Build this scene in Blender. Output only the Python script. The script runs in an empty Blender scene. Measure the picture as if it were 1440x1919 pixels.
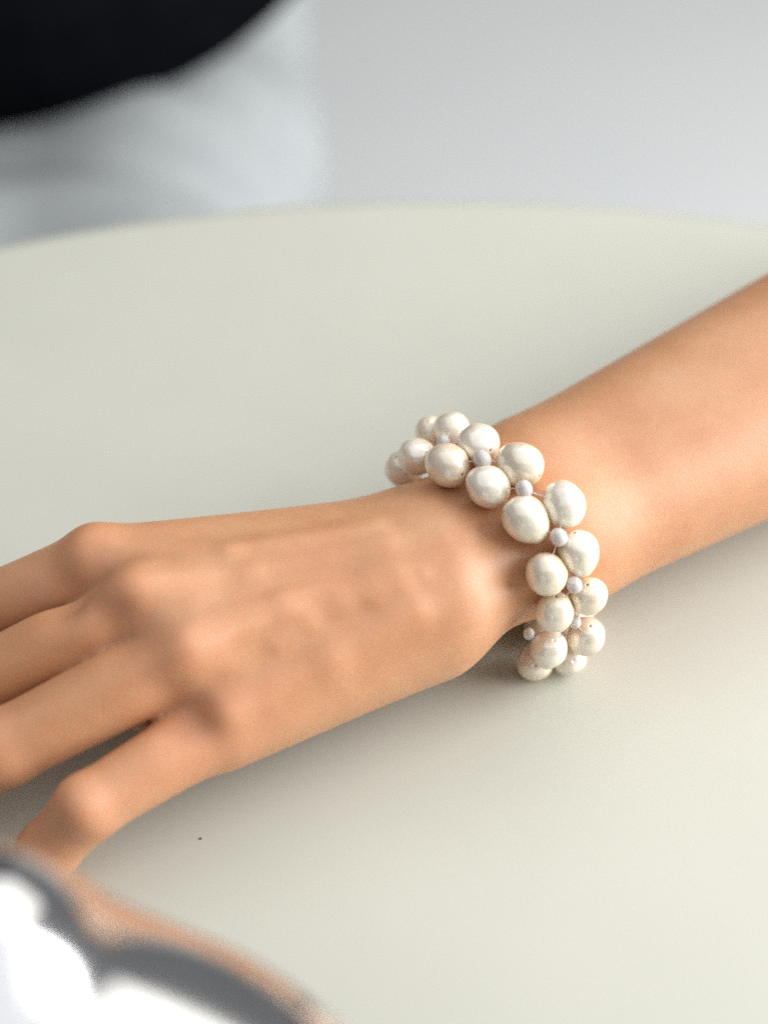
import bpy, bmesh, math, random
import numpy as np
from mathutils import Vector, Matrix, noise

random.seed(7)
R = math.radians
S = bpy.context.scene
COL = S.collection

# ------------------------------------------------------------------ camera
TABLE_Z = 0.74
PITCH, DIST, LENS = 48.0, 0.40, 50.0
FPX = LENS / 36.0 * 1919.0
CAM = Vector((0.0, -DIST * math.cos(R(PITCH)), TABLE_Z + DIST * math.sin(R(PITCH))))
cam_data = bpy.data.cameras.new('camera')
cam = bpy.data.objects.new('camera', cam_data)
COL.objects.link(cam)
cam.location = CAM
cam.rotation_euler = (R(90 - PITCH), 0, 0)
cam_data.lens = LENS
cam_data.sensor_width = 36
cam_data.sensor_fit = 'AUTO'
cam_data.clip_start = 0.01
cam_data.clip_end = 60
cam_data.dof.use_dof = True
cam_data.dof.focus_distance = 0.338
cam_data.dof.aperture_fstop = 4.2
S.camera = cam

_UP = Vector((0, math.sin(R(PITCH)), math.cos(R(PITCH))))
_BK = Vector((0, -math.cos(R(PITCH)), math.sin(R(PITCH))))

def ray(px, py):
    return Vector((1, 0, 0)) * ((px - 720) / FPX) - _UP * ((py - 959.5) / FPX) - _BK

def at(px, py, z_cm):
    """point of the place at a height above the table top"""
    d = ray(px, py)
    t = (TABLE_Z + z_cm * 0.01 - CAM.z) / d.z
    return CAM + d * t

# ------------------------------------------------------------------ world and lamps
w = bpy.data.worlds.new('World')
S.world = w
w.use_nodes = True
bg = w.node_tree.nodes['Background']
bg.inputs['Color'].default_value = (0.97, 0.98, 1.0, 1)
bg.inputs['Strength'].default_value = 0.14

def area(name, loc, target, sx, sy, power, color):
    l = bpy.data.lights.new(name, 'AREA')
    l.shape = 'RECTANGLE'
    l.size, l.size_y = sx, sy
    l.energy = power
    l.color = color
    o = bpy.data.objects.new(name, l)
    o.location = loc
    o.rotation_euler = (Vector(target) - Vector(loc)).to_track_quat('-Z', 'Y').to_euler()
    COL.objects.link(o)
    return o

area('window_light', (1.60, -0.05, 1.45), (0.0, 0.0, 0.85), 1.5, 1.9, 67.0, (1.0, 0.985, 0.965))
area('overhead_fill', (1.25, 2.3, 2.4), (1.2, 2.2, 0.0), 1.9, 3.4, 27.0, (1.0, 0.965, 0.89))  # added overhead lamp: brightens the floor, gives the metal a white reflection

area('bounce_fill', (-0.1, 0.15, 2.5), (-0.1, 0.1, 0.0), 3.0, 3.0, 21.0, (0.985, 0.99, 1.0))  # added fill lamp standing in for light bounced off the ceiling, softens shadows

S.view_settings.view_transform = 'Standard'
S.view_settings.look = 'None'
S.view_settings.exposure = 0.13
S.view_settings.gamma = 1.0
S.cycles.use_denoising = False
S.cycles.caustics_reflective = False
S.cycles.caustics_refractive = False
S.cycles.blur_glossy = 1.0
S.cycles.sample_clamp_direct = 4.0
S.cycles.sample_clamp_indirect = 3.0

# ------------------------------------------------------------------ helpers
def mesh_obj(name, verts, faces, mat, parent=None, smooth=True):
    me = bpy.data.meshes.new(name)
    me.from_pydata([tuple(v) for v in verts], [], [tuple(int(i) for i in f) for f in faces])
    me.update()
    if smooth:
        me.shade_smooth()
    if mat:
        me.materials.append(mat)
    o = bpy.data.objects.new(name, me)
    COL.objects.link(o)
    if parent:
        o.parent = parent
    return o

def empty(name, loc):
    o = bpy.data.objects.new(name, None)
    o.empty_display_size = 0.02
    o.location = loc
    COL.objects.link(o)
    return o

def tag(o, label=None, cat=None, group=None, kind=None):
    for k, v in (('label', label), ('category', cat), ('group', group), ('kind', kind)):
        if v:
            o[k] = v
    return o

def lathe(profile, n=96):
    vs, fs = [], []
    m = len(profile)
    for (r, z) in profile:
        for i in range(n):
            a = 2 * math.pi * i / n
            vs.append((r * math.cos(a), r * math.sin(a), z))
    for j in range(m - 1):
        for i in range(n):
            k = (i + 1) % n
            fs.append((j * n + i, j * n + k, (j + 1) * n + k, (j + 1) * n + i))
    fs.append(tuple(range(n))[::-1])
    fs.append(tuple((m - 1) * n + i for i in range(n)))
    return vs, fs

def tube_mesh(paths, r, n=6):
    vs, fs = [], []
    for pts in paths:
        pts = [Vector(p) for p in pts]
        base = len(vs)
        for i, p in enumerate(pts):
            t = (pts[min(i + 1, len(pts) - 1)] - pts[max(i - 1, 0)]).normalized()
            u = t.orthogonal().normalized() if abs(t.z) > 0.9 else t.cross(Vector((0, 0, 1))).normalized()
            v = t.cross(u)
            for k in range(n):
                a = 2 * math.pi * k / n
                vs.append(p + (u * math.cos(a) + v * math.sin(a)) * r)
        for i in range(len(pts) - 1):
            for k in range(n):
                k2 = (k + 1) % n
                fs.append((base + i * n + k, base + i * n + k2, base + (i + 1) * n + k2, base + (i + 1) * n + k))
    return vs, fs

def W3(p):
    return np.array(p, np.float32)

# ---- signed distance modelling: smooth unions of round cones -> one continuous surface
def d_cone(P, a, b, ra, rb):
    a = np.asarray(a, np.float32); b = np.asarray(b, np.float32)
    ba = b - a
    h = np.clip(((P - a) @ ba) / max(float(ba @ ba), 1e-12), 0, 1)
    q = P - a - h[:, None] * ba
    h2 = h
    return np.sqrt((q * q).sum(1)) - (ra + (rb - ra) * h2)

def d_ell(P, c, rad, M=None):
    q = P - np.asarray(c, np.float32)
    if M is not None:
        q = q @ np.asarray(M, np.float32)          # columns of M are the axes
    rad = np.asarray(rad, np.float32)
    k0 = np.sqrt(((q / rad) ** 2).sum(1))
    k1 = np.sqrt(((q / rad ** 2) ** 2).sum(1)) + 1e-9
    return k0 * (k0 - 1.0) / k1

def d_lid(P, cx, cy, ztop, rad, fil, crown):
    """flat round vessel with softly rounded shoulders, a gently crowned top and a narrowing foot"""
    rho = np.hypot(P[:, 0] - cx, P[:, 1] - cy)
    h = (ztop - TABLE_Z) / 2
    z = P[:, 2] + crown * (rho / rad) ** 2 * rad * 1.2 * (P[:, 2] > TABLE_Z + h) * np.clip((P[:, 2] - TABLE_Z - h) / h, 0, 1)
    foot = rad - 0.030 * np.clip((TABLE_Z + 0.07 - P[:, 2]) / 0.07, 0, 1)
    a = rho - foot + fil
    b = np.abs(z - (TABLE_Z + h)) - h + fil
    return np.minimum(np.maximum(a, b), 0) + np.hypot(np.maximum(a, 0), np.maximum(b, 0)) - fil

def smin(a, b, k):
    h = np.maximum(k - np.abs(a - b), 0) / k
    return np.minimum(a, b) - h * h * h * k / 6.0

def build_field(prims):
    def f(P):
        P = np.asarray(P, np.float32)
        acc = None
        for kind, args, k in prims:
            if kind == 'cone':
                d = d_cone(P, *args)
            elif kind == 'ell':
                d = d_ell(P, *args)
            elif kind == 'dent':
                d = d_cone(P, *args)
                acc = -smin(-acc, d, k)
                continue
            elif kind == 'lid':
                d = d_lid(P, *args)
            elif kind == 'group':
                d = args[0](P)
            acc = d if acc is None else smin(acc, d, k)
        return acc
    return f

def surface_nets(f, lo, hi, h):
    lo = np.asarray(lo); hi = np.asarray(hi)
    n = np.ceil((hi - lo) / h).astype(int) + 1
    ax = [lo[i] + h * np.arange(n[i]) for i in range(3)]
    F = np.empty(tuple(n), np.float32)
    Y, Z = np.meshgrid(ax[1], ax[2], indexing='ij')
    for i0 in range(0, n[0], 16):
        xs = ax[0][i0:i0 + 16]
        P = np.empty((len(xs),) + Y.shape + (3,), np.float32)
        P[..., 0] = xs[:, None, None]; P[..., 1] = Y; P[..., 2] = Z
        F[i0:i0 + 16] = f(P.reshape(-1, 3)).reshape(P.shape[:3])
    I = F < 0
    cnt = np.zeros(tuple(n - 1), np.int32)
    for dx in (0, 1):
        for dy in (0, 1):
            for dz in (0, 1):
                cnt += I[dx:n[0] - 1 + dx, dy:n[1] - 1 + dy, dz:n[2] - 1 + dz]
    act = (cnt > 0) & (cnt < 8)
    idx = -np.ones(act.shape, np.int64)
    cells = np.argwhere(act)
    idx[act] = np.arange(len(cells))
    acc = np.zeros((len(cells), 3)); num = np.zeros(len(cells))
    corners = [(a, b, c) for a in (0, 1) for b in (0, 1) for c in (0, 1)]
    for c0 in corners:
        for axis in range(3):
            if c0[axis]:
                continue
            c1 = list(c0); c1[axis] = 1
            a = F[tuple((cells + c0).T)]; b = F[tuple((cells + c1).T)]
            m = (a < 0) != (b < 0)
            t = np.where(m, a / np.where(m, a - b, 1), 0)
            p = cells + np.asarray(c0, float)
            p[:, axis] += t
            acc[m] += p[m]; num[m] += 1
    V = lo + h * acc / num[:, None]
    quads = []
    for axis in range(3):
        o1, o2 = [(1, 2), (2, 0), (0, 1)][axis]
        sl0 = [slice(None)] * 3; sl1 = [slice(None)] * 3
        sl0[axis] = slice(0, n[axis] - 1); sl1[axis] = slice(1, n[axis])
        A = I[tuple(sl0)]; B = I[tuple(sl1)]
        e = np.argwhere(A != B)
        e = e[(e[:, o1] > 0) & (e[:, o2] > 0) & (e[:, o1] < n[o1] - 1) & (e[:, o2] < n[o2] - 1)]
        flip = ~A[tuple(e.T)]
        q = []
        for (u, v) in ((0, 0), (1, 0), (1, 1), (0, 1)):
            c = e.copy(); c[:, o1] -= 1 - u; c[:, o2] -= 1 - v
            q.append(idx[tuple(c.T)])
        q = np.stack(q, 1)
        q[flip] = q[flip][:, ::-1]
        quads.append(q)
    Q = np.concatenate(quads)
    for _ in range(2):                                # slide the vertices onto the exact surface
        g, d = gradient(f, V)
        V = V - g * np.clip(d, -h, h)[:, None]
    return V, Q

def gradient(f, V, e=0.0004):
    d = f(V).astype(float)
    g = np.stack([f(V + np.eye(3)[i] * e) - f(V - np.eye(3)[i] * e) for i in range(3)], 1).astype(float)
    g /= np.linalg.norm(g, axis=1)[:, None] + 1e-9
    return g, d

def fast_mesh(name, V, Q, mat, parent=None):
    me = bpy.data.meshes.new(name)
    me.vertices.add(len(V)); me.loops.add(Q.size); me.polygons.add(len(Q))
    me.vertices.foreach_set('co', np.asarray(V, np.float32).ravel())
    me.loops.foreach_set('vertex_index', Q.astype(np.int32).ravel())
    me.polygons.foreach_set('loop_start', (np.arange(len(Q)) * 4).astype(np.int32))
    me.update(calc_edges=True); me.validate()
    me.shade_smooth()
    if mat:
        me.materials.append(mat)
    o = bpy.data.objects.new(name, me)
    COL.objects.link(o)
    if parent:
        o.parent = parent
    return o

# ------------------------------------------------------------------ materials
def new_mat(name):
    m = bpy.data.materials.new(name)
    m.use_nodes = True
    nt = m.node_tree
    return m, nt, nt.nodes['Principled BSDF']

def N(nt, typ, **kw):
    n = nt.nodes.new(typ)
    for k, v in kw.items():
        setattr(n, k, v)
    return n

def ramp(nt, src, stops):
    r = N(nt, 'ShaderNodeValToRGB')
    els = r.color_ramp.elements
    while len(els) < len(stops):
        els.new(0.5)
    for e, (p, c) in zip(els, stops):
        e.position = p
        e.color = (*c, 1)
    nt.links.new(src, r.inputs[0])
    return r.outputs[0]

def noise_tex(nt, scale, detail=3, rough=0.5, coord='Object', stretch=None):
    tc = N(nt, 'ShaderNodeTexCoord')
    src = tc.outputs[coord]
    if stretch:
        mp = N(nt, 'ShaderNodeMapping')
        mp.inputs['Scale'].default_value = stretch
        nt.links.new(src, mp.inputs[0]); src = mp.outputs[0]
    t = N(nt, 'ShaderNodeTexNoise')
    t.inputs['Scale'].default_value = scale
    t.inputs['Detail'].default_value = detail
    t.inputs['Roughness'].default_value = rough
    nt.links.new(src, t.inputs['Vector'])
    return t.outputs['Fac']

def bump(nt, bsdf, height, strength, dist):
    b = N(nt, 'ShaderNodeBump')
    b.inputs['Strength'].default_value = strength
    b.inputs['Distance'].default_value = dist
    nt.links.new(height, b.inputs['Height'])
    nt.links.new(b.outputs[0], bsdf.inputs['Normal'])

def mat_simple(name, c1, c2, scale, rough, bstr=0.0, bdist=0.0005, stretch=None, spec=0.5):
    m, nt, b = new_mat(name)
    f = noise_tex(nt, scale, 4, 0.55, stretch=stretch)
    nt.links.new(ramp(nt, f, [(0.3, c1), (0.7, c2)]), b.inputs['Base Color'])
    b.inputs['Roughness'].default_value = rough
    b.inputs['Specular IOR Level'].default_value = spec
    if bstr:
        bump(nt, b, f, bstr, bdist)
    return m

M_TABLE = mat_simple('cream_laminate', (0.53, 0.538, 0.478), (0.545, 0.553, 0.492), 30, 0.42, spec=0.35)
M_EDGE = M_TABLE
M_FLOOR = mat_simple('pale_grey_floor', (0.565, 0.59, 0.605), (0.59, 0.615, 0.625), 1.5, 0.6, spec=0.2)
M_WALL = mat_simple('pale_wall_paint', (0.55, 0.57, 0.59), (0.57, 0.59, 0.61), 2.0, 0.8, spec=0.1)
M_BLACK = mat_simple('black_jersey', (0.004, 0.0043, 0.006), (0.006, 0.0064, 0.008), 40, 1.0, spec=0.0)
M_PALE = mat_simple('pale_grey_cotton', (0.31, 0.335, 0.345), (0.34, 0.365, 0.375), 60, 0.9, spec=0.1)
M_CRUMB = mat_simple('black_crumb', (0.01, 0.01, 0.01), (0.02, 0.02, 0.02), 900, 0.8)

def mat_skin():
    m, nt, b = new_mat('skin')
    f1 = noise_tex(nt, 38, 4, 0.6)
    f2 = noise_tex(nt, 140, 3, 0.6)
    base = ramp(nt, f1, [(0.30, (0.575, 0.285, 0.145)), (0.52, (0.615, 0.325, 0.172)), (0.75, (0.645, 0.365, 0.208))])
    at_ = N(nt, 'ShaderNodeAttribute'); at_.attribute_name = 'flush'
    mix = N(nt, 'ShaderNodeMix', data_type='RGBA')
    nt.links.new(at_.outputs['Fac'], mix.inputs[0])
    nt.links.new(base, mix.inputs[6])
    mix.inputs[7].default_value = (0.62, 0.26, 0.15, 1)
    mul = N(nt, 'ShaderNodeMix', data_type='RGBA', blend_type='MULTIPLY')
    mul.inputs[0].default_value = 1.0
    nt.links.new(mix.outputs[2], mul.inputs[6])
    nt.links.new(ramp(nt, f2, [(0.3, (0.94, 0.91, 0.90)), (0.7, (1.0, 1.0, 1.0))]), mul.inputs[7])
    nt.links.new(mul.outputs[2], b.inputs['Base Color'])
    b.inputs['Roughness'].default_value = 0.43
    b.inputs['Specular IOR Level'].default_value = 0.62
    b.inputs['Subsurface Weight'].default_value = 0.5
    b.inputs['Subsurface Radius'].default_value = (1.0, 0.36, 0.2)
    b.inputs['Subsurface Scale'].default_value = 0.006
    tc = N(nt, 'ShaderNodeTexCoord')
    vo = N(nt, 'ShaderNodeTexVoronoi', feature='DISTANCE_TO_EDGE')
    vo.inputs['Scale'].default_value = 900
    nt.links.new(tc.outputs['Object'], vo.inputs['Vector'])
    add = N(nt, 'ShaderNodeMath', operation='MULTIPLY_ADD')
    nt.links.new(vo.outputs['Distance'], add.inputs[0]); add.inputs[1].default_value = 0.35
    nt.links.new(f2, add.inputs[2])
    bump(nt, b, add.outputs[0], 0.14, 0.0005)
    return m
M_SKIN = mat_skin()

def mat_pearl(name, c1, c2):
    m, nt, b = new_mat(name)
    f = noise_tex(nt, 2.2, 3, 0.55)
    col = ramp(nt, f, [(0.3, c1), (0.7, c2)])
    # warm nacre overtone by viewing angle, with ochre shading of the edges painted in
    lw = N(nt, 'ShaderNodeLayerWeight'); lw.inputs['Blend'].default_value = 0.35
    ov = ramp(nt, lw.outputs['Facing'], [(0.0, (1.0, 1.0, 1.0)), (0.35, (1.0, 0.97, 0.93)), (0.65, (0.97, 0.86, 0.74)), (1.0, (0.93, 0.76, 0.62))])
    mul = N(nt, 'ShaderNodeMix', data_type='RGBA', blend_type='MULTIPLY')
    mul.inputs[0].default_value = 0.9
    nt.links.new(col, mul.inputs[6]); nt.links.new(ov, mul.inputs[7])
    nt.links.new(mul.outputs[2], b.inputs['Base Color'])
    b.inputs['Roughness'].default_value = 0.34
    b.inputs['Specular IOR Level'].default_value = 0.55
    b.inputs['Subsurface Weight'].default_value = 0.2
    b.inputs['Subsurface Radius'].default_value = (1.0, 0.75, 0.5)
    b.inputs['Subsurface Scale'].default_value = 0.0018
    b.inputs['Metallic'].default_value = 0.0
    b.inputs['Coat Weight'].default_value = 0.9
    b.inputs['Coat Roughness'].default_value = 0.20
    b.inputs['Coat IOR'].default_value = 2.8
    bump(nt, b, noise_tex(nt, 3.5, 3, 0.5), 0.12, 0.0012)
    return m
M_PEARLS = [mat_pearl('pearl_ivory', (0.89, 0.81, 0.66), (0.94, 0.88, 0.75)),
            mat_pearl('pearl_white', (0.90, 0.84, 0.72), (0.94, 0.89, 0.79)),
            mat_pearl('pearl_cream', (0.88, 0.77, 0.61), (0.92, 0.84, 0.69))]
M_HOLE = mat_simple('drill_hole', (0.28, 0.17, 0.06), (0.34, 0.21, 0.08), 900, 0.7)

def mat_bead():
    m, nt, b = new_mat('clear_pink_bead')
    b.inputs['Base Color'].default_value = (1.0, 0.96, 0.95, 1)
    b.inputs['Roughness'].default_value = 0.12
    b.inputs['IOR'].default_value = 1.22
    b.inputs['Transmission Weight'].default_value = 0.38
    b.inputs['Subsurface Weight'].default_value = 0.5
    b.inputs['Subsurface Radius'].default_value = (1.0, 0.9, 0.85)
    b.inputs['Subsurface Scale'].default_value = 0.002
    bump(nt, b, noise_tex(nt, 2.5, 2, 0.5), 0.2, 0.001)
    return m
M_BEAD = mat_bead()

def mat_thread():
    m, nt, b = new_mat('clear_thread')
    b.inputs['Base Color'].default_value = (0.95, 0.90, 0.88, 1)
    b.inputs['Roughness'].default_value = 0.25
    b.inputs['Transmission Weight'].default_value = 0.35
    return m
M_THREAD = mat_thread()

def mat_chrome():
    m, nt, b = new_mat('polished_steel')
    b.inputs['Base Color'].default_value = (0.86, 0.87, 0.89, 1)
    b.inputs['Metallic'].default_value = 1.0
    f = noise_tex(nt, 60, 3, 0.5)
    rr = N(nt, 'ShaderNodeMapRange')
    rr.inputs['To Min'].default_value = 0.10; rr.inputs['To Max'].default_value = 0.17
    nt.links.new(f, rr.inputs[0]); nt.links.new(rr.outputs[0], b.inputs['Roughness'])
    return m
M_CHROME = mat_chrome()

# ------------------------------------------------------------------ setting
floor = mesh_obj('floor', [(-8, -6, 0), (8, -6, 0), (8, 8, 0), (-8, 8, 0)], [(0, 1, 2, 3)], M_FLOOR)
tag(floor, kind='structure')

# ------------------------------------------------------------------ round table
pe = [at(-10, 474, 0), at(800, 386, 0), at(1440, 431, 0)]
(ax_, ay_), (bx_, by_), (cx_, cy_) = [(p.x, p.y) for p in pe]
dd = 2 * (ax_ * (by_ - cy_) + bx_ * (cy_ - ay_) + cx_ * (ay_ - by_))
TX = ((ax_**2 + ay_**2) * (by_ - cy_) + (bx_**2 + by_**2) * (cy_ - ay_) + (cx_**2 + cy_**2) * (ay_ - by_)) / dd
TY = ((ax_**2 + ay_**2) * (cx_ - bx_) + (bx_**2 + by_**2) * (ax_ - cx_) + (cx_**2 + cy_**2) * (bx_ - ax_)) / dd
TR = math.hypot(ax_ - TX, ay_ - TY) + 0.0075
print('table', TX, TY, TR)
table = empty('round_table', (TX, TY, 0))
tag(table, 'round cream laminate table under the hand and the pearl bracelet', 'table')
prof = [(0.001, -0.024), (TR - 0.012, -0.024), (TR - 0.004, -0.022), (TR - 0.001, -0.018), (TR, -0.012), (TR - 0.0005, -0.005), (TR - 0.003, -0.0012), (TR - 0.008, 0.0), (0.001, 0.0)]
v, f = lathe([(r, z + TABLE_Z) for r, z in prof], 256)
top = mesh_obj('tabletop', v, f, M_TABLE, table)
v, f = lathe([(0.27, 0.0), (0.27, 0.008), (0.25, 0.016), (0.06, 0.03), (0.04, 0.06), (0.035, 0.68), (0.09, 0.715)], 64)
ped = mesh_obj('pedestal', v, f, M_WALL, table)

# ------------------------------------------------------------------ forearm and hand
def V3(px, py, z):
    p = at(px, py, z)
    return np.array((p.x, p.y, p.z), np.float32)

C = 0.01
arm = []
def cone(p, q, ra, rb, k, lst=None):
    (arm if lst is None else lst).append(('cone', (V3(*p), V3(*q), ra * C, rb * C), k * C))
def bumpy(p, r, k):
    arm.append(('cone', (V3(*p), V3(*p) + np.array((1e-4, 0, 0), np.float32), r * C, r * C), k * C))

# forearm: radius side (far) and ulna side (near)
cone((1013, 904, 3.15), (1985, 398, 3.9), 1.74, 2.78, 1.0)
cone((1057, 1001, 3.0), (2029, 520, 3.7), 1.72, 2.70, 2.4)
# carpus
cone((975, 945, 3.15), (800, 1015, 3.2), 1.52, 1.28, 2.0)
cone((1030, 1005, 3.0), (850, 1108, 3.0), 1.52, 1.36, 1.8)
# metacarpals
cone((800, 1020, 3.2), (185, 1062, 3.6), 1.20, 0.96, 1.4)
cone((810, 1055, 3.4), (255, 1140, 4.0), 1.25, 0.98, 1.4)
cone((825, 1110, 3.3), (345, 1228, 3.8), 1.30, 0.94, 1.4)
cone((800, 1172, 2.8), (425, 1350, 2.7), 1.15, 0.88, 1.4)
# palm body, little-finger edge and thumb base
cone((790, 1180, 2.2), (330, 1412, 2.35), 1.20, 0.72, 1.2)
cone((800, 1060, 2.4), (330, 1150, 2.6), 1.30, 1.1, 1.4)
cone((840, 1050, 2.4), (470, 1090, 2.0), 1.25, 1.15, 1.4)
# thumb, tucked below the index finger
cone((500, 1095, 1.9), (290, 1130, 1.4), 1.05, 0.85, 1.0)
cone((290, 1130, 1.4), (110, 1170, 0.9), 0.82, 0.72, 0.5)
# fingers: knuckle, middle joint, end joint, tip
def finger(pts, rad, k=0.5):
    lst = []
    for i in range(len(pts) - 1):
        cone(pts[i], pts[i + 1], rad[i], rad[i + 1], 0.35, lst)
    arm.append(('group', (build_field(lst),), k * C))
finger([(185, 1062, 3.6), (-75, 1162, 2.1), (-230, 1235, 1.4), (-320, 1290, 0.75)], [0.95, 0.80, 0.70, 0.62], 0.22)
finger([(255, 1140, 4.0), (-85, 1302, 2.2), (-250, 1380, 1.4), (-330, 1430, 0.72)], [0.96, 0.81, 0.72, 0.64], 0.16)
finger([(345, 1228, 3.8), (5, 1403, 2.6), (-150, 1500, 1.2), (-230, 1540, 0.70)], [0.95, 0.86, 0.76, 0.64], 0.18)
finger([(425, 1352, 2.7), (165, 1512, 2.35), (88, 1595, 1.35), (55, 1665, 0.66)], [0.86, 0.73, 0.67, 0.60], 0.22)

cone((335, 1308, 2.7), (282, 1342, 2.2), 0.60, 0.45, 0.8)
cone((250, 1197, 3.2), (195, 1223, 2.8), 0.50, 0.35, 0.4)
cone((175, 1085, 3.4), (105, 1108, 3.0), 0.62, 0.45, 0.6)
base_field = build_field(arm)
def on_skin(px, py, f):
    d = ray(px, py).normalized()
    ts = np.linspace(0.26, 0.46, 1600)
    P = np.array([CAM + d * t for t in ts])
    g = f(P)
    i = int(np.argmax(g < 0)) if (g < 0).any() else int(np.argmin(g))
    p = P[i:i + 1]
    n, _ = gradient(f, p)
    return p[0].astype(np.float32), n[0].astype(np.float32)
def ridge(pix, r, up, k):
    """a tendon, vein or knuckle that stands 'up' cm proud of the skin"""
    pts = []
    for (px, py) in pix:
        p, n = on_skin(px, py, base_field)
        pts.append(p - n * (r - up) * C)
    if len(pts) == 1:
        pts.append(pts[0] + np.array((1e-4, 0, 0), np.float32))
    for i in range(len(pts) - 1):
        arm.append(('cone', (pts[i], pts[i + 1], r * C, r * C), k * C))
def hollow(pix, r, deep, k):
    pts = []
    for (px, py) in pix:
        p, n = on_skin(px, py, base_field)
        pts.append(p + n * (r - deep) * C)
    if len(pts) == 1:
        pts.append(pts[0] + np.array((1e-4, 0, 0), np.float32))
    for i in range(len(pts) - 1):
        arm.append(('dent', (pts[i], pts[i + 1], r * C, r * C), k * C))
# hollows between the knuckles and between the tendons
hollow([(215, 1068), (150, 1088)], 0.60, -0.10, 0.9)
hollow([(310, 1172), (245, 1200)], 0.60, -0.10, 0.9)
hollow([(375, 1275), (335, 1295)], 0.60, -0.10, 0.9)
hollow([(640, 1045), (420, 1078)], 0.6, -0.09, 0.9)
hollow([(660, 1130), (480, 1215)], 0.8, -0.09, 1.0)
# knuckles
ridge([(170, 1012)], 0.6, -0.06, 0.9)
ridge([(250, 1108)], 0.6, -0.05, 0.9)
ridge([(340, 1205)], 0.6, -0.08, 0.9)
ridge([(416, 1330)], 0.34, 0.045, 0.6)
ridge([(140, 1500)], 0.42, -0.07, 0.5)
# vein
ridge([(520, 1205), (580, 1168), (640, 1138), (700, 1118), (790, 1075)], 0.16, -0.05, 0.4)
# extensor tendons
ridge([(215, 1025), (430, 1030), (700, 985)], 0.24, -0.045, 0.5)
ridge([(270, 1108), (470, 1075), (720, 1020)], 0.26, -0.050, 0.6)
ridge([(360, 1200), (540, 1140), (740, 1080)], 0.26, -0.065, 0.6)
ridge([(440, 1325), (620, 1240), (780, 1150)], 0.26, -0.075, 0.7)

arm_field = build_field(arm)
lo = at(-420, 1500, 0); 
V, Q = surface_nets(arm_field, (-0.20, -0.17, TABLE_Z - 0.003), (0.24, 0.15, TABLE_Z + 0.075), 0.00095)
hand = fast_mesh('person', V, Q, M_SKIN)
tag(hand, 'bare left forearm and hand wearing the pearl bracelet, palm down on the table', 'person')
# redness over the knuckles and finger joints
flush = np.zeros(len(V))
for (p, rad, s) in (((150, 1010, 4.3), 1.4, .5), ((200, 1110, 4.7), 1.5, .55), ((320, 1230, 4.3), 1.4, .5), ((385, 1355, 3.4), 1.3, .75), ((140, 1530, 2.7), 1.3, .8), ((0, 1440, 3.0), 1.4, .5)):
    d2 = ((V - V3(*p)) ** 2).sum(1)
    flush = np.maximum(flush, 0.5 * s * np.exp(-d2 / (rad * C) ** 2))
a = hand.data.attributes.new('flush', 'FLOAT', 'POINT')
a.data.foreach_set('value', flush.astype(np.float32))

# ------------------------------------------------------------------ pearl bracelet
def field1(p):
    return float(arm_field(np.asarray([p], np.float32))[0])

def rest(px, py, r):
    """where a pearl of radius r seen there lies against the skin"""
    d = ray(px, py).normalized()
    ts = np.linspace(0.26, 0.46, 400)
    P = np.array([CAM + d * t for t in ts])
    g = arm_field(P)
    hit = np.argmax(g < r) if (g < r).any() else int(np.argmin(g))
    return CAM + d * ts[hit]

brace = empty('bracelet', at(980, 1020, 0))
tag(brace, 'two row bracelet of ivory pearls and clear beads worn on the left wrist', 'bracelet')
binv = Matrix.Translation(-Vector(brace.location))

def pearl_mesh(name, seed, ratio, mat):
    bm = bmesh.new()
    bmesh.ops.create_uvsphere(bm, u_segments=40, v_segments=48, radius=1.0)
    rs = random.Random(seed)
    off = Vector((rs.uniform(0, 50), rs.uniform(0, 50), rs.uniform(0, 50)))
    egg = rs.uniform(-0.05, 0.05)
    for v_ in bm.verts:
        c = v_.co.copy()
        k = 1 + 0.085 * noise.noise(c * 0.9 + off) + 0.020 * noise.noise(c * 2.2 + off)
        rho = math.hypot(c.x, c.y)
        dim = 0.07 * math.exp(-(rho / 0.055) ** 2)      # funnel at each drilled end
        v_.co = Vector((c.x * k * (1 + egg * c.z), c.y * k * (1 + egg * c.z), c.z * k * ratio - math.copysign(dim, c.z)))
    for f_ in bm.faces:
        ce = f_.calc_center_median()
        if math.hypot(ce.x, ce.y) < 0.045:
            f_.material_index = 1
        f_.smooth = True
    me = bpy.data.meshes.new(name)
    bm.to_mesh(me); bm.free()
    me.materials.append(mat); me.materials.append(M_HOLE)
    return me
PM = [pearl_mesh('pearl', 11 + i, (1.10, 1.15, 1.20, 1.12, 1.17, 1.07)[i], M_PEARLS[(0, 1, 2, 1, 0, 2)[i]]) for i in range(6)]

# rows seen in the photograph: pixel, half width in pixels, (height above table or None = lies on the skin)
ROW_A = [(757, 880, 35, 3.5), (781, 856, 36, None), (840, 870, 40, None), (917, 910, 39, None), (991, 972, 42, None), (1028, 1074, 40, None),
         (1040, 1148, 37, None), (1028, 1217, 36, None), (1003, 1240, 35, 0.55)]
ROW_B = [(809, 812, 31, 4.0), (842, 806, 34, None), (897, 834, 40, None), (972, 872, 41, None), (1054, 946, 41, None), (1083, 1039, 39, None),
         (1105, 1117, 36, None), (1099, 1193, 37, None), (1066, 1232, 34, 0.55)]
def solve(row):
    out = []
    for (px, py, rp, z) in row:
        p = at(px, py, 3.0)
        for _ in range(3):
            r = 0.99 * rp / FPX * (p - CAM).dot(-_BK)
            q = rest(px, py, r) if z is None else at(px, py, z)
            p = q
        out.append([q, r])
    return out
PA, PB = solve(ROW_A), solve(ROW_B)
for t_, row in (('A', PA), ('B', PB)):
    print(t_, [(round((q.z - TABLE_Z) * 100, 2), round(r * 1000, 1), round(field1(q) * 1000, 1)) for q, r in row])

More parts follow.
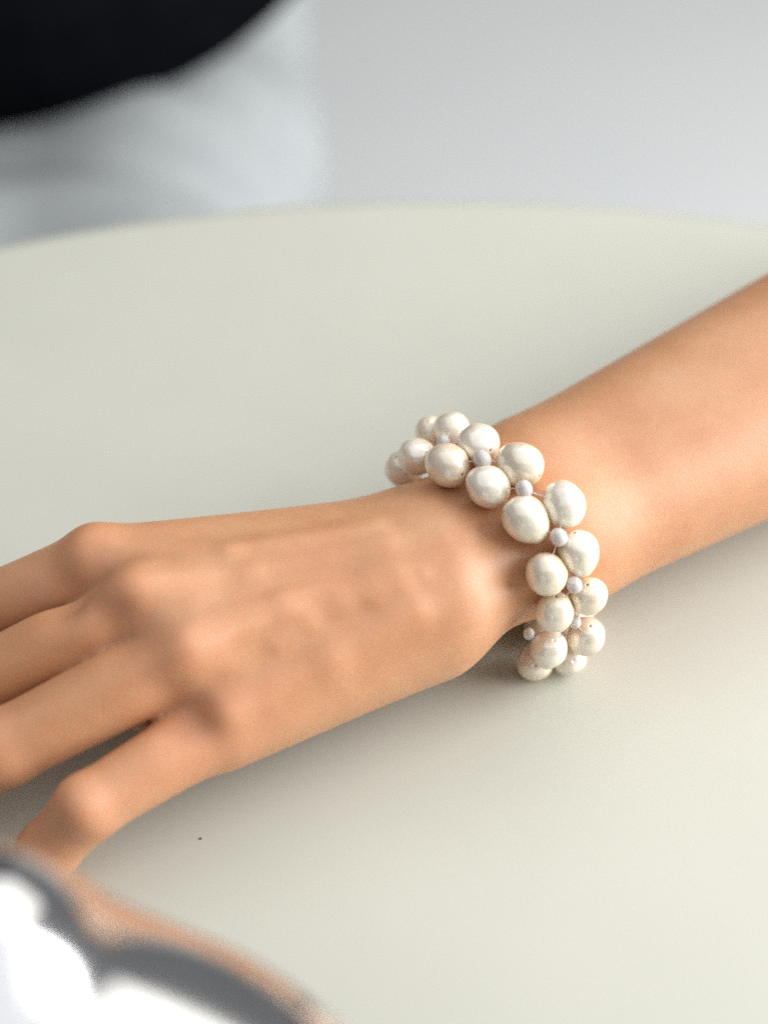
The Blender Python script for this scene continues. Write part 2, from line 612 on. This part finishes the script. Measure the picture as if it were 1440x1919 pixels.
def relax(rows, steps=250):
    """push overlapping pearls apart (mostly in depth) and keep them out of the arm"""
    L = [e for r_ in rows for e in r_ ]
    keep = [(r_, r_[0][0].copy()) for r_ in rows]
    for _ in range(steps):
        for i in range(len(L)):
            for j in range(i):
                d = L[i][0] - L[j][0]
                need = (L[i][1] + L[j][1]) * 0.95 - d.length
                if need > 0:
                    u = d.normalized()
                    dep = _BK * u.dot(_BK)
                    stp = (dep + (u - dep) * 0.35) * need * 0.25
                    L[i][0] = L[i][0] + stp; L[j][0] = L[j][0] - stp
        for r_, q in keep:
            r_[0][0] = q.copy()
        P = np.array([tuple(e[0]) for e in L], np.float32)
        g, d = gradient(arm_field, P)
        for e, gi, di in zip(L, g, d):
            gap = e[1] * 0.97 - di
            if gap > 0:
                e[0] = e[0] + Vector(gi) * gap * 0.5
            if e[0].z < TABLE_Z + e[1]:
                e[0].z = TABLE_Z + e[1]
relax([PA, PB])

def under(row, n):
    """pearls below the wrist that close the loop, lying on the table"""
    a, b = row[-1][0], row[0][0]
    out = []
    for i in range(1, n + 1):
        t = i / (n + 1)
        q = a.lerp(b, t)
        q.x += 0.016 * math.sin(math.pi * t); q.y += 0.004 * math.sin(math.pi * t)
        q.z = TABLE_Z + 0.0050 + 0.004 * max(0, (t - 0.6) / 0.4) ** 2
        out.append([q, 0.0049])
    return out
UA, UB = under(PA, 3), under(PB, 3)
loopA, loopB = PA + UA, PB + UB

def orient(o, axis, roll):
    o.rotation_mode = 'QUATERNION'
    o.rotation_quaternion = axis.to_track_quat('Z', 'Y') @ Matrix.Rotation(roll, 4, 'Z').to_quaternion()

k = 0
for loop in (loopA, loopB):
    n = len(loop)
    for i, (q, r) in enumerate(loop):
        me = PM[(k * 5 + i) % 6]
        o = bpy.data.objects.new('pearl', me)
        COL.objects.link(o)
        o.parent = brace
        o.location = q - Vector(brace.location)
        tan = (loop[(i + 1) % n][0] - loop[i - 1][0]).normalized()
        tan = (tan + Vector((random.uniform(-1, 1), random.uniform(-1, 1), random.uniform(-1, 1))) * 0.13).normalized()
        orient(o, tan, random.uniform(0, 6.28))
        o.scale = (r, r, r)
    k += 1

# clear beads between the rows
def bead_mesh():
    bm = bmesh.new()
    bmesh.ops.create_uvsphere(bm, u_segments=12, v_segments=9, radius=1.0)
    for v_ in bm.verts:
        v_.co.z *= 0.86
    for f_ in bm.faces:
        f_.smooth = True
    me = bpy.data.meshes.new('clear_bead')
    bm.to_mesh(me); bm.free(); me.materials.append(M_BEAD)
    return me
BM = bead_mesh()
BEADS = [(832, 829, 14), (905, 862, 18), (983, 917, 17), (1048, 1007, 17), (1077, 1096, 16), (1078, 1165, 13), (992, 1188, 12)]
bead_pts = []
for i, (px, py, rp) in enumerate(BEADS):
    r = rp / FPX * 0.36
    if i < 6:
        m = (loopA[i + 2][0] + loopB[i + 2][0] + loopA[i + 1][0] + loopB[i + 1][0]) / 4
        dep = (m - CAM).dot(-_BK) - 0.0030
        q = CAM + ray(px, py) * dep
    else:
        q = rest(px, py, r)
    o = bpy.data.objects.new('clear_bead', BM)
    COL.objects.link(o); o.parent = brace
    o.location = q - Vector(brace.location)
    orient(o, (loopB[min(i + 2, 8)][0] - loopA[min(i + 2, 8)][0]).normalized(), 0.4 * i)
    o.scale = (r, r, r)
    bead_pts.append(q)

paths = []
def sag(a, b):
    a = a - Vector(brace.location); b = b - Vector(brace.location)
    return [a.lerp(b, t / 4) for t in range(5)]
for i in range(6):
    q = bead_pts[i]
    for row in (loopA, loopB):
        for j in (i + 1, i + 2):
            paths.append(sag(row[j][0], q))
for loop in (loopA, loopB):
    n = len(loop)
    for i in range(n):
        if 1 <= i < 8:
            continue
        paths.append(sag(loop[i][0], loop[(i + 1) % n][0]))
v, f = tube_mesh(paths, 0.00015)
mesh_obj('thread', v, f, M_THREAD, brace)

# ------------------------------------------------------------------ polished metal vessel in the near corner
VX, VY = -0.0535, -0.2275
ves = [('ell', (W3((VX, VY, TABLE_Z + 0.074)), (0.0690, 0.0690, 0.028)), 0.01),
       ('cone', (W3((VX, VY, TABLE_Z + 0.003)), W3((VX, VY, TABLE_Z + 0.055)), 0.036, 0.046), 0.03),
       ('cone', (W3((-0.0625, -0.1745, TABLE_Z + 0.0905)), W3((-0.0626, -0.1745, TABLE_Z + 0.0905)), 0.0180, 0.0180), 0.027)]
ves_core = build_field(ves)
def ves_field(P):
    return np.maximum(ves_core(P), (TABLE_Z + 0.0002) - P[:, 2])
Vo, Qo = surface_nets(ves_field, (-0.125, -0.297, TABLE_Z - 0.002), (0.02, -0.145, TABLE_Z + 0.118), 0.0012)
vessel = fast_mesh('metal_vessel', Vo, Qo, M_CHROME)
g_, _ = gradient(ves_field, Vo)
vessel.data.normals_split_custom_set_from_vertices([tuple(n) for n in g_])
tag(vessel, 'shiny rounded metal vessel with a bulging shoulder, out of focus in near left corner', 'vessel')

# ------------------------------------------------------------------ crumb
bm = bmesh.new()
bmesh.ops.create_icosphere(bm, subdivisions=1, radius=0.00028)
for v_ in bm.verts:
    v_.co *= random.uniform(0.7, 1.3)
me = bpy.data.meshes.new('crumb'); bm.to_mesh(me); bm.free(); me.materials.append(M_CRUMB)
crumb = bpy.data.objects.new('crumb', me); COL.objects.link(crumb)
crumb.location = at(376, 1571, 0.02)
tag(crumb, 'tiny black crumb on the cream table below the little finger', 'crumb')

# ------------------------------------------------------------------ seated person beyond the table
sitter = empty('person', (-0.34, 0.72, 0))
tag(sitter, 'blurred seated person in black top and pale grey trousers beyond the table edge', 'person')
def W(x, y, z):
    return np.array((x, y, z), np.float32)
leg = []
for s, x0, x1 in ((1, -0.175, -0.135), (-1, -0.36, -0.40)):
    leg.append(('cone', (W(x0, 0.80, 0.50), W(x1, 0.34, 0.50), 0.105, 0.075), 0.06))
    leg.append(('cone', (W(x1, 0.34, 0.50), W(x1, 0.42, 0.10), 0.072, 0.055), 0.05))
    leg.append(('cone', (W(x1, 0.42, 0.06), W(x1, 0.28, 0.045), 0.05, 0.04), 0.03))
leg.append(('ell', (W(-0.30, 0.80, 0.52), (0.23, 0.17, 0.13)), 0.08))
leg.append(('ell', (W(-0.28, 0.52, 0.50), (0.23, 0.30, 0.072)), 0.08))
leg.append(('cone', (W(-0.27, 0.70, 0.50), W(-0.27, 0.34, 0.495), 0.11, 0.08), 0.06))
leg_field = build_field(leg)
def lap(P):
    d = leg_field(P)
    x, y = P[:, 0], P[:, 1]
    s = 0.007 * np.sin(80 * y + 6 * x + 2.0 * np.sin(11 * x)) * (0.6 + 0.4 * np.sin(14 * x + 9 * y)) + 0.005 * np.sin(34 * y - 30 * x + 1.0)
    return d - s * np.clip((P[:, 2] - 0.40) / 0.1, 0, 1)
V2, Q2 = surface_nets(lap, (-0.75, 0.12, -0.01), (0.05, 1.05, 0.72), 0.009)
V2 -= np.array(sitter.location)
fast_mesh('trousers', V2, Q2, M_PALE, sitter)
tor = [('ell', (W(-0.262, 0.65, 0.70), (0.266, 0.282, 0.190)), 0.1),
       ('cone', (W(-0.345, 0.80, 0.75), W(-0.345, 0.83, 1.08), 0.17, 0.16), 0.12),
       ('cone', (W(-0.52, 0.83, 1.13), W(-0.17, 0.83, 1.13), 0.075, 0.075), 0.10)]
V3_, Q3 = surface_nets(build_field(tor), (-0.8, 0.28, 0.45), (0.1, 1.15, 1.3), 0.012)
V3_ -= np.array(sitter.location)
fast_mesh('top', V3_, Q3, M_BLACK, sitter)
